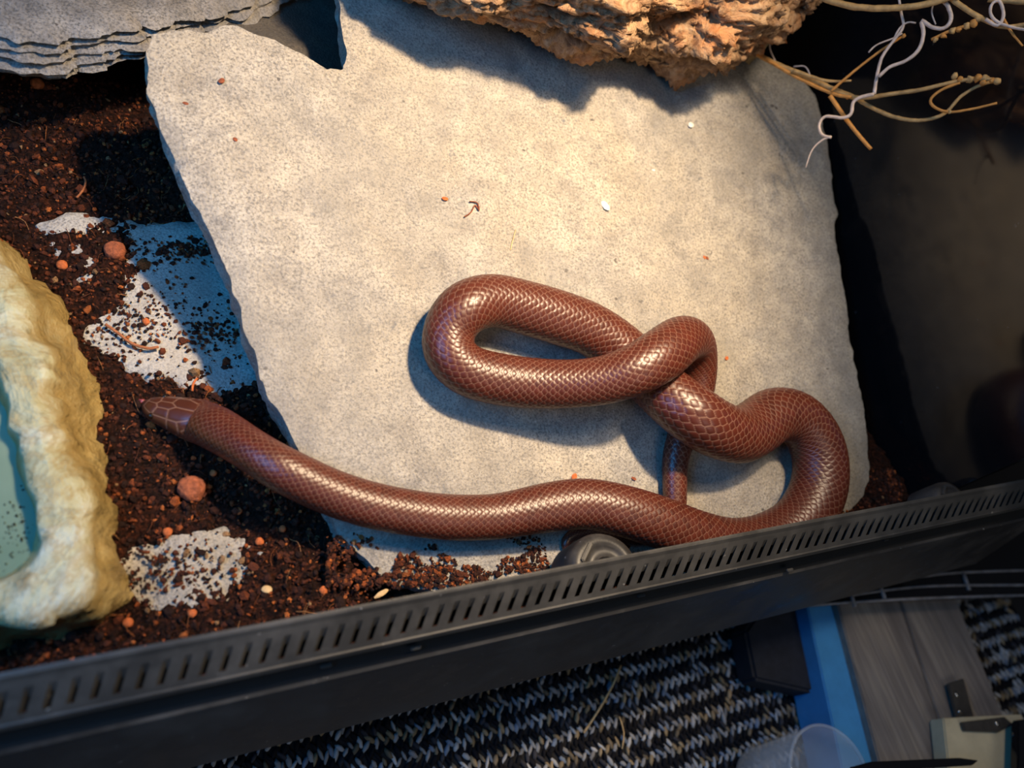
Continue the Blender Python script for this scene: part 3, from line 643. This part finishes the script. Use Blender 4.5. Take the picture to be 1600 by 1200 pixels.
# ------------------------------------------------------------------ bark log hanging across the top
LG = [(590,-170,50),(640,-130,85),(710,-85,85),(800,-50,78),(870,-35,92),(920,-25,104),(980,-25,98),(1040,-20,100),(1090,-12,112),(1130,-15,100),(1165,-22,92),(1195,-35,70),(1213,-45,45)]
lp_ = []
for a_, b_, r_ in LG:
    q = at(a_, b_, .126); lp_.append((*q, r_*depth(q)/F))
lp_ = resample(catmull(np.array(lp_), 10), step=.0011); Pl = lp_[:, :3]; Rl = lp_[:, 3]; n = len(Pl); NS = 200
T = np.gradient(Pl, axis=0); T /= np.linalg.norm(T, axis=1)[:, None]; S = np.cross(T, [0, 0, 1.]); S /= np.linalg.norm(S, axis=1)[:, None]; B = np.cross(S, T)
th = np.arange(NS)*2*np.pi/NS; cyl = np.stack([np.cos(th)[None]+0*Rl[:, None], np.sin(th)[None]+0*Rl[:, None], (np.arange(n)*.0011)[:, None]*22+0*th[None]], -1).reshape(-1, 3)
wq = cyl.copy(); wq[:, 2] *= .55; wrp = fbm(cyl*1.5, 3)
f1 = 1-np.abs(fbm(wq*[2.6, 2.6, 2.2]+wrp[:, None]*1.2, 5)-.5)*2; f2 = fbm(cyl*[7, 7, 4]+5, 4); f3 = np.abs(fbm(cyl*[14, 14, 12]+9, 3)-.5)*2; f0 = fbm(cyl*[.9, .9, .9]+31, 3)-.5
g1 = fbm(cyl*[5.5, 5.5, 1.6]+wrp[:, None]*1.5+3, 5); rdg = 1-np.abs(g1-.5)*4; st2 = np.floor(fbm(cyl*[4, 4, 2.4]+wrp[:, None]*2+40, 5)*11)/11
disp = (f1-.82)*.22+(f2-.5)*.18+(f3-.25)*.14+f0*.40+np.clip(rdg, -1, 1)*.07+(st2-.45)*.75
Vl = Pl[:, None]+(Rl[:, None, None]*(1+disp.reshape(n, NS)[:, :, None]))*(np.cos(th)[None, :, None]*S[:, None]+np.sin(th)[None, :, None]*B[:, None])
i, j = np.meshgrid(np.arange(n-1), np.arange(NS), indexing='ij'); j2 = (j+1) % NS
Fl = [tuple(map(int, q)) for q in np.stack([i*NS+j, (i+1)*NS+j, (i+1)*NS+j2, i*NS+j2], -1).reshape(-1, 4)]+[tuple(range(NS))[::-1], tuple(range((n-1)*NS, n*NS))]
M = Mat('bark', rough=.85, spec=.3); a_ = M.attr(); n1_ = M.noise(90, 6, .75, dist=1.2); n2__ = M.noise(35, 5, .6); n3_ = M.noise(420, 4, .7)
c = M.ramp(n1_, [(.3, (.10, .05, .025)), (.45, (.30, .17, .09)), (.58, (.50, .32, .18)), (.72, (.62, .44, .28))]); c = M.mix(M.ramp(n2__, [(.5, 0.), (.66, .7)]), c, (.58, .22, .07))
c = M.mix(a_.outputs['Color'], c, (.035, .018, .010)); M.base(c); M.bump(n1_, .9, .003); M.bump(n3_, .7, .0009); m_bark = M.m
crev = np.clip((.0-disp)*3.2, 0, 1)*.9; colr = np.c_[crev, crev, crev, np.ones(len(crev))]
log = empty('bark_log', tuple(Pl[n//2]-[0, 0, Rl[n//2]]), 'rough orange brown bark log hanging over the top of the slab', 'log')
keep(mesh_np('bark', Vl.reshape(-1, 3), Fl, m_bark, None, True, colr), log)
def nub(a_, b_, zz, s_, mat=None, k=0, nm='bark_flake'):
    q = at(a_, b_, min(zz, .160)-.030); bm = bmesh.new(); bmesh.ops.create_icosphere(bm, subdivisions=3, radius=1)
    d = fbm(np.array([v.co[:] for v in bm.verts])*1.6+k*3.3+11, 4)
    for v, e in zip(bm.verts, d): v.co = v.co*(1+(e-.5)*1.3); v.co = Vector((v.co.x*s_[0], v.co.y*s_[1], v.co.z*s_[2]))+Vector(q)
    return bm_obj(nm, bm, m_bark, log, True)
Vg = Vl.reshape(n, NS, 3); fr_ = random.Random(3)
for k in range(46):
    ii = fr_.randrange(int(n*.2), n-12)
    jv = [j_ for j_ in range(0, NS, 4) if np.dot(_n(Vg[ii, j_]-Pl[ii]), _n(CAM-Vg[ii, j_])) > -.1]
    j_ = fr_.choice(jv); nn = _n(Vg[ii, j_]-Pl[ii]); tx = T[ii]; bx_ = np.cross(nn, tx)
    l_ = fr_.uniform(.003, .0085); w_ = fr_.uniform(.0015, .003); h_ = fr_.uniform(.0006, .0013); bm = bmesh.new(); bmesh.ops.create_icosphere(bm, subdivisions=3, radius=1)
    d = fbm(np.array([v.co[:] for v in bm.verts])*1.8+k*3.3+11, 4); tl = fr_.uniform(-.25, .25)
    for v, e in zip(bm.verts, d):
        q_ = v.co*(1+(e-.5)*1.5); v.co = Vector(Vg[ii, j_]+nn*(.0004+q_.z*h_+tl*q_.x*l_*.5)+tx*q_.x*l_+bx_*q_.y*w_)
    bm_obj('bark_flake', bm, m_bark, log, True)

# ------------------------------------------------------------------ twigs and roots beside the wall
m_twig = simple('ochre_twig', (.52, .32, .12), .7, .35, 260, .4); m_otw = simple('orange_twig', (.60, .27, .06), .7, .3, 260, .4); m_ptw = simple('pale_root', (.62, .50, .42), .7, .25, 300, .3); m_stem = simple('dim_stem', (.34, .25, .12), .8, .4, 150, .5)
tw = empty('root_twig_cluster', tuple(at_x(1165, 76, .318)), 'tangle of ochre twigs and pale curly rootlets branching from the log end', 'twig cluster')
def xd(px): return .318+(.380-.318)*min(1, max(0, (px-1165)/430))
def twig(name, pts, r0, r1, mat, dx=0, rough=.25, lab=None):
    P_ = np.array([at_x(a_, b_, xd(a_)+dx) for a_, b_ in pts]); d = np.array([depth(p_) for p_ in P_]); P_ = resample(catmull(P_, 7), step=.0012)
    m = len(P_); rad = np.linspace(r0, r1, m)*d.mean()/F
    o = tube(name, P_, rad, mat, None, 7, rough, seed=len(bpy.data.objects)); keep(o, tw)
    if lab: o['label'] = lab
    return o
twig('twig', [(1165,76),(1215,101),(1260,119),(1320,148),(1350,153),(1392,147),(1440,140),(1490,128),(1530,123),(1558,125)], 4.5, 2.6, m_twig)
twig('twig', [(1222,105),(1270,126),(1330,150),(1358,166),(1398,183),(1440,188),(1475,178),(1500,152),(1525,136),(1547,128)], 3.8, 2.4, m_twig, .004)
twig('twig', [(1500,129),(1470,141),(1454,156),(1461,168),(1484,175),(1520,170),(1558,161)], 2.4, 1.8, m_otw)
twig('twig', [(1297,150),(1325,190),(1345,215),(1361,233)], 3.4, 2.6, m_otw, -.006, .1, 'straight orange twig')
twig('twig', [(1298,143),(1330,115),(1375,80),(1412,56)], 2.3, 1.8, m_otw, -.006)
twig('twig', [(1240,110),(1290,126),(1330,126)], 3, 1.6, m_twig, -.004)
twig('twig', [(1180,82),(1240,118),(1300,146),(1330,152)], 3, 2.4, m_otw, -.003)
twig('twig', [(1275,-6),(1330,10),(1390,13),(1450,6),(1505,-12)], 5, 5, m_twig, -.015)
twig('twig', [(1484,-4),(1510,15),(1540,32),(1568,42),(1600,39),(1640,30)], 4.4, 3, m_twig, -.012)
twig('twig', [(1545,-3),(1600,2),(1640,0)], 6, 5, m_twig, -.012)
twig('twig', [(1568,30),(1580,50),(1598,72)], 2.2, 1.5, m_otw, -.012)
twig('twig', [(1455,62),(1485,48),(1515,38),(1530,27)], 2.5, 2.5, m_otw, -.012)
twig('stem', [(1165,95),(1195,62),(1222,32),(1250,6),(1290,-24)], 10, 11, m_stem, .004, lab='thick dim stem behind the log')
twig('rootlet', [(1366,147),(1370,120),(1378,90),(1395,65),(1411,42),(1408,20),(1404,-6)], 2.8, 1.8, m_ptw, -.010)
twig('rootlet', [(1395,65),(1405,45),(1418,35),(1431,36)], 1.8, 1.2, m_ptw, -.010)
twig('rootlet', [(1357,82),(1370,70),(1395,60),(1410,52)], 1.4, 1.2, m_ptw, -.010)
twig('rootlet', [(1373,120),(1390,105),(1415,95),(1435,78),(1443,52),(1440,32),(1455,42),(1475,44),(1486,30),(1480,8),(1462,-8)], 2.8, 3.2, m_ptw, -.012)
twig('rootlet', [(1366,147),(1345,152),(1333,160),(1330,177),(1318,184),(1290,182),(1280,195),(1284,210),(1299,215)], 3.0, 2.2, m_ptw, -.012)
twig('rootlet', [(1299,213),(1283,220),(1268,236),(1259,262)], 1.7, .9, m_ptw, -.012)
twig('rootlet', [(1540,30),(1558,40),(1568,25),(1562,2),(1550,6),(1548,22),(1562,36),(1600,46),(1640,44)], 2.6, 2.2, m_ptw, -.014)
twig('rootlet', [(1212,30),(1206,55),(1203,75),(1211,95)], 1.6, 1.2, m_ptw, .004)
twig('rootlet', [(1240,104),(1258,104),(1266,118)], 1.2, 1., m_ptw, .004)
twig('rootlet', [(1460,0),(1456,20),(1462,38)], 1.4, 1., m_ptw, -.010)
for k, (a_, b_, s_) in enumerate([(1492,120,5),(1500,124,5),(1515,124,6),(1528,122,6),(1540,122,5),(1550,126,5),(1558,126,5),(1535,130,4),(1528,30,5),(1522,36,5),(1510,40,5),(1498,46,4),(1488,48,5),(1475,56,4),(1462,62,4),(1325,152,3),(1484,175,3),(1412,56,3)]):
    q = at_x(a_, b_, xd(a_)-(.012 if b_ < 70 else 0)); s2_ = s_*depth(q)/F; bm = bmesh.new(); bmesh.ops.create_icosphere(bm, subdivisions=2, radius=s2_)
    d = fbm(np.array([v.co[:] for v in bm.verts])/s2_*1.4+k*5+9, 3)
    for v, e in zip(bm.verts, d): v.co = v.co*(1+(e-.5)*1.6)+Vector(q)
    bm_obj('bud', bm, m_otw if k % 2 else m_twig, tw, True)

# ------------------------------------------------------------------ outside the tank
def prism(name, px, ztop, zbot, mat, parent=None, bev=.0008, depths=None):
    P_ = [at(a_, b_, ztop) for a_, b_ in px]; bm = bmesh.new(); vt = [bm.verts.new(p_) for p_ in P_]; vb = [bm.verts.new((p_[0], p_[1], zbot)) for p_ in P_]
    n = len(P_); bm.faces.new(vt); bm.faces.new(vb[::-1])
    for k in range(n): bm.faces.new((vt[k], vb[k], vb[(k+1) % n], vt[(k+1) % n]))
    bmesh.ops.recalc_face_normals(bm, faces=bm.faces)
    if bev: bmesh.ops.bevel(bm, geom=list(bm.edges), offset=bev, segments=2, affect='EDGES')
    return bm_obj(name, bm, mat, parent)
# carpet pile
cols = np.array([(.30,.30,.31),(.42,.43,.45),(.20,.25,.34),(.20,.16,.11),(.33,.25,.15),(.05,.05,.06),(.012,.012,.015),(.012,.012,.016)])
pos = []; cc = []
rowp = .0060; colp = .0026
for ry in np.arange(-.32, .06, rowp):
    for rx in np.arange(-.10, .62, colp):
        x_ = rx+random.uniform(-.0005, .0005); y_ = ry+((int(round(rx/colp)) % 2)-.5)*rowp*.42+random.uniform(-.0004, .0004)
        pos.append((x_, y_, ZC+.0015))
        on = math.sin(rx*90+ry*30)+math.sin(ry*260+rx*40)*.6
        cc.append(random.choice([0, 1, 2, 3, 0, 4, 1]) if (int(round(ry/rowp)) % 2) or random.random() < .12 else random.choice([6, 7, 5, 7, 6]))
pos = np.array(pos); n = len(pos); sc = np.stack([RNG.uniform(.0009, .0017, n), RNG.uniform(.0026, .0046, n), RNG.uniform(.0010, .0024, n)], 1)
L = IV[None]*sc[:, None]; an = RNG.uniform(-.35, .35, n)+.5*np.where(np.arange(n) % 2, 1, -1); ca, sa = np.cos(an), np.sin(an)
L = np.stack([L[:, :, 0]*ca[:, None]-L[:, :, 1]*sa[:, None], L[:, :, 0]*sa[:, None]+L[:, :, 1]*ca[:, None], L[:, :, 2]], -1)+pos[:, None]
col_ = np.repeat(np.c_[cols[np.array(cc)]*RNG.uniform(.7, 1.2, (n, 1)), np.ones(n)], len(IV), 0); Fc_ = (IF[None]+(np.arange(n)*len(IV))[:, None, None]).reshape(-1, 3)
M = Mat('carpet_yarn', rough=.95, spec=.15); a_ = M.attr(); M.base(a_.outputs['Color']); M.bump(M.noise(900, 3), .6, .0006); m_yarn = M.m
o = mesh_np('carpet', L.reshape(-1, 3), Fc_, m_yarn, None, True, col_); tag(o, 'black and grey flecked looped carpet on the floor outside the tank', 'carpet', kind='stuff')
def outside(a_, b_, zz=ZC+.005): return at(a_, b_, zz)
o = tube('straw', resample(catmull(np.array([outside(970, 1040), outside(955, 1075), outside(935, 1110), outside(912, 1145)]), 6), step=.003), .0007, m_straw, seg=6); tag(o, 'long pale straw lying on the carpet', 'straw')
o = tube('straw', resample(catmull(np.array([outside(968, 1120), outside(975, 1145), outside(972, 1170)]), 6), step=.003), .0004, m_straw, seg=6); tag(o, 'thin faint curved straw on the carpet near the cup', 'straw')
# wooden unit
ZW = -.085
M = Mat('grey_wood', rough=.5); g1 = M.noise(40, 5, .6, co=M.co((2.2, .16, 1)), dist=.4); g2 = M.noise(260, 4, .6, co=M.co((2, .08, 1)))
c = M.ramp(g1, [(.3, (.15, .13, .12)), (.5, (.24, .21, .19)), (.7, (.36, .31, .25))]); c = M.mix(M.ramp(g2, [(.4, .5), (.6, 0.)]), c, (.12, .10, .09)); M.base(c); M.bump(g2, .3, .0006); m_gw = M.m
m_wood = simple('pale_pine', (.55, .48, .32), .6, .15, 60, .2); m_bluelit = simple('blue_light_edge', (.07, .30, .62), .3, .15, 40, .05)  # edge colour: blue light falling on the wood is painted in
ub = at(1430, 1100, ZC); unit = empty('wooden_board_unit', tuple(ub), 'weathered grey wooden board with bracket lying outside the tank at lower right', 'board')
prism('board', [(1302,915),(1398,915),(1500,1230),(1384,1230)], ZW, ZC+.004, m_gw, unit)
prism('board', [(1400,915),(1486,915),(1612,1230),(1502,1230)], ZW-.0015, ZC+.004, m_gw, unit)
prism('edge_strip', [(1258,930),(1298,915),(1382,1230),(1322,1230)], ZW-.006, ZC+.004, m_bluelit, unit)['label'] = 'edge strip with bright blue light painted on'
prism('end_block', [(1474,1122),(1598,1116),(1620,1230),(1486,1230)], ZW+.012, ZW+.001, m_wood, unit)['label'] = 'pale pine block'
mt = simple('dark_bracket', (.05, .045, .04), .4, .3); br = prism('bracket', [(1482,1068),(1506,1060),(1524,1128),(1500,1136)], ZW+.0035, ZW+.001, mt, unit, .0004); br['label'] = 'dark metal angle bracket'
br2 = prism('bracket', [(1504,1128),(1570,1120),(1584,1132),(1560,1144),(1508,1142)], ZW+.0150, ZW+.0125, mt, unit, .0004)
m_steel = Mat('screw_steel', (.5, .5, .5), .25, Metallic=1.0).m
for a_, b_, zz in ((1495, 1085, ZW+.0035), (1500, 1112, ZW+.0035), (1558, 1130, ZW+.015)):
    q = at(a_, b_, zz); bm = bmesh.new(); bmesh.ops.create_uvsphere(bm, u_segments=12, v_segments=6, radius=.0018, matrix=Matrix.Translation(q) @ Matrix.Diagonal((1, 1, .5, 1))); bm_obj('screw', bm, m_steel, unit, True)
# glossy black stand edge, light reflections on it built as grey lines
m_gloss = Mat('black_gloss', (.008, .008, .010), .12).m; m_line = simple('grey_edge_line', (.22, .22, .24), .4, .5, 120)
ZS = -.062
st_ = empty('stand_edge', tuple(at(1450, 920, ZS-.01)), 'glossy black edge with reflected light painted as thin grey lines just under the rim at right', 'stand')
prism('panel', [(1225,951),(1330,941),(1640,930),(1640,820),(1420,860)], ZS, ZS-.006, m_gloss, st_)
for k, pts in enumerate(([(1240,948),(1330,941),(1460,934),(1640,929)], [(1330,930),(1450,916),(1640,914)], [(1380,912),(1480,896),(1640,890)])):
    keep(tube('glint_line', resample(catmull(np.array([at(a_, b_, ZS+.0006) for a_, b_ in pts]), 6), step=.004), .0009, m_line, None, 6), st_)
for a_, b_ in ((1376, 925), (1508, 912), (1330, 938)):
    keep(tube('edge_mark', [at(a_-3, b_-16, ZS+.001), at(a_+6, b_+10, ZS+.001)], .0014, m_line, None, 6), st_)
# dark block added as a stand-in for shade on the carpet
bx = prism('shadow_block', [(1165,985),(1190,950),(1262,930),(1292,1060),(1278,1084),(1180,1062)], ZC+.022, ZC+.003, simple('navy_shade', (.012, .014, .022), .8), None, .002)
tag(bx, 'dark navy block standing in for shade on the carpet left of the blue edge', 'painted shade')
# clear plastic cup
M = Mat('clear_plastic', (.80, .84, .9), .04); M.b.inputs['Transmission Weight'].default_value = .0; M.b.inputs['Alpha'].default_value = .22; m_clear = M.m
cc_ = at(1300, 1215, -.06); cup = empty('plastic_cup', (cc_[0], cc_[1], ZC+.004), 'clear plastic cup at the lower edge between carpet and board', 'cup')
def lathe(name, prof, cen, mat, par, seg=48):
    V = [(cen[0]+r_*math.cos(t*2*math.pi/seg), cen[1]+r_*math.sin(t*2*math.pi/seg), z_) for r_, z_ in prof for t in range(seg)]; m = len(prof)
    Fq = [(i*seg+j, i*seg+(j+1) % seg, (i+1)*seg+(j+1) % seg, (i+1)*seg+j) for i in range(m-1) for j in range(seg)]
    return keep(mesh_np(name, V, Fq, mat, None, True), par)
lathe('cup_wall', [(.001, ZC+.005), (.019, ZC+.005), (.0205, ZC+.007), (.026, -.062), (.0252, -.062), (.0198, ZC+.0075), (.001, ZC+.0065)], cc_, m_clear, cup)
lathe('cup_rim', [(.0258, -.0625), (.0268, -.062), (.0270, -.061), (.0266, -.060), (.0256, -.060), (.0252, -.0612), (.0258, -.0625)], cc_, m_clear, cup)
# black wedge and black post
wd = prism('plastic_tool', [(1334,1198),(1362,1190),(1500,1184),(1530,1188),(1520,1196),(1420,1202),(1400,1230),(1330,1230)], -.050, -.054, m_gloss, None, .0006)
tag(wd, 'black pointed flat plastic piece cutting into the bottom edge at right', 'plastic piece')
pc = prism('black_post', [(1592,1125),(1640,1118),(1650,1240),(1590,1240)], -.060, -.066, m_gloss, None, .001)
tag(pc, 'glossy black post cut off by the lower right corner', 'post')
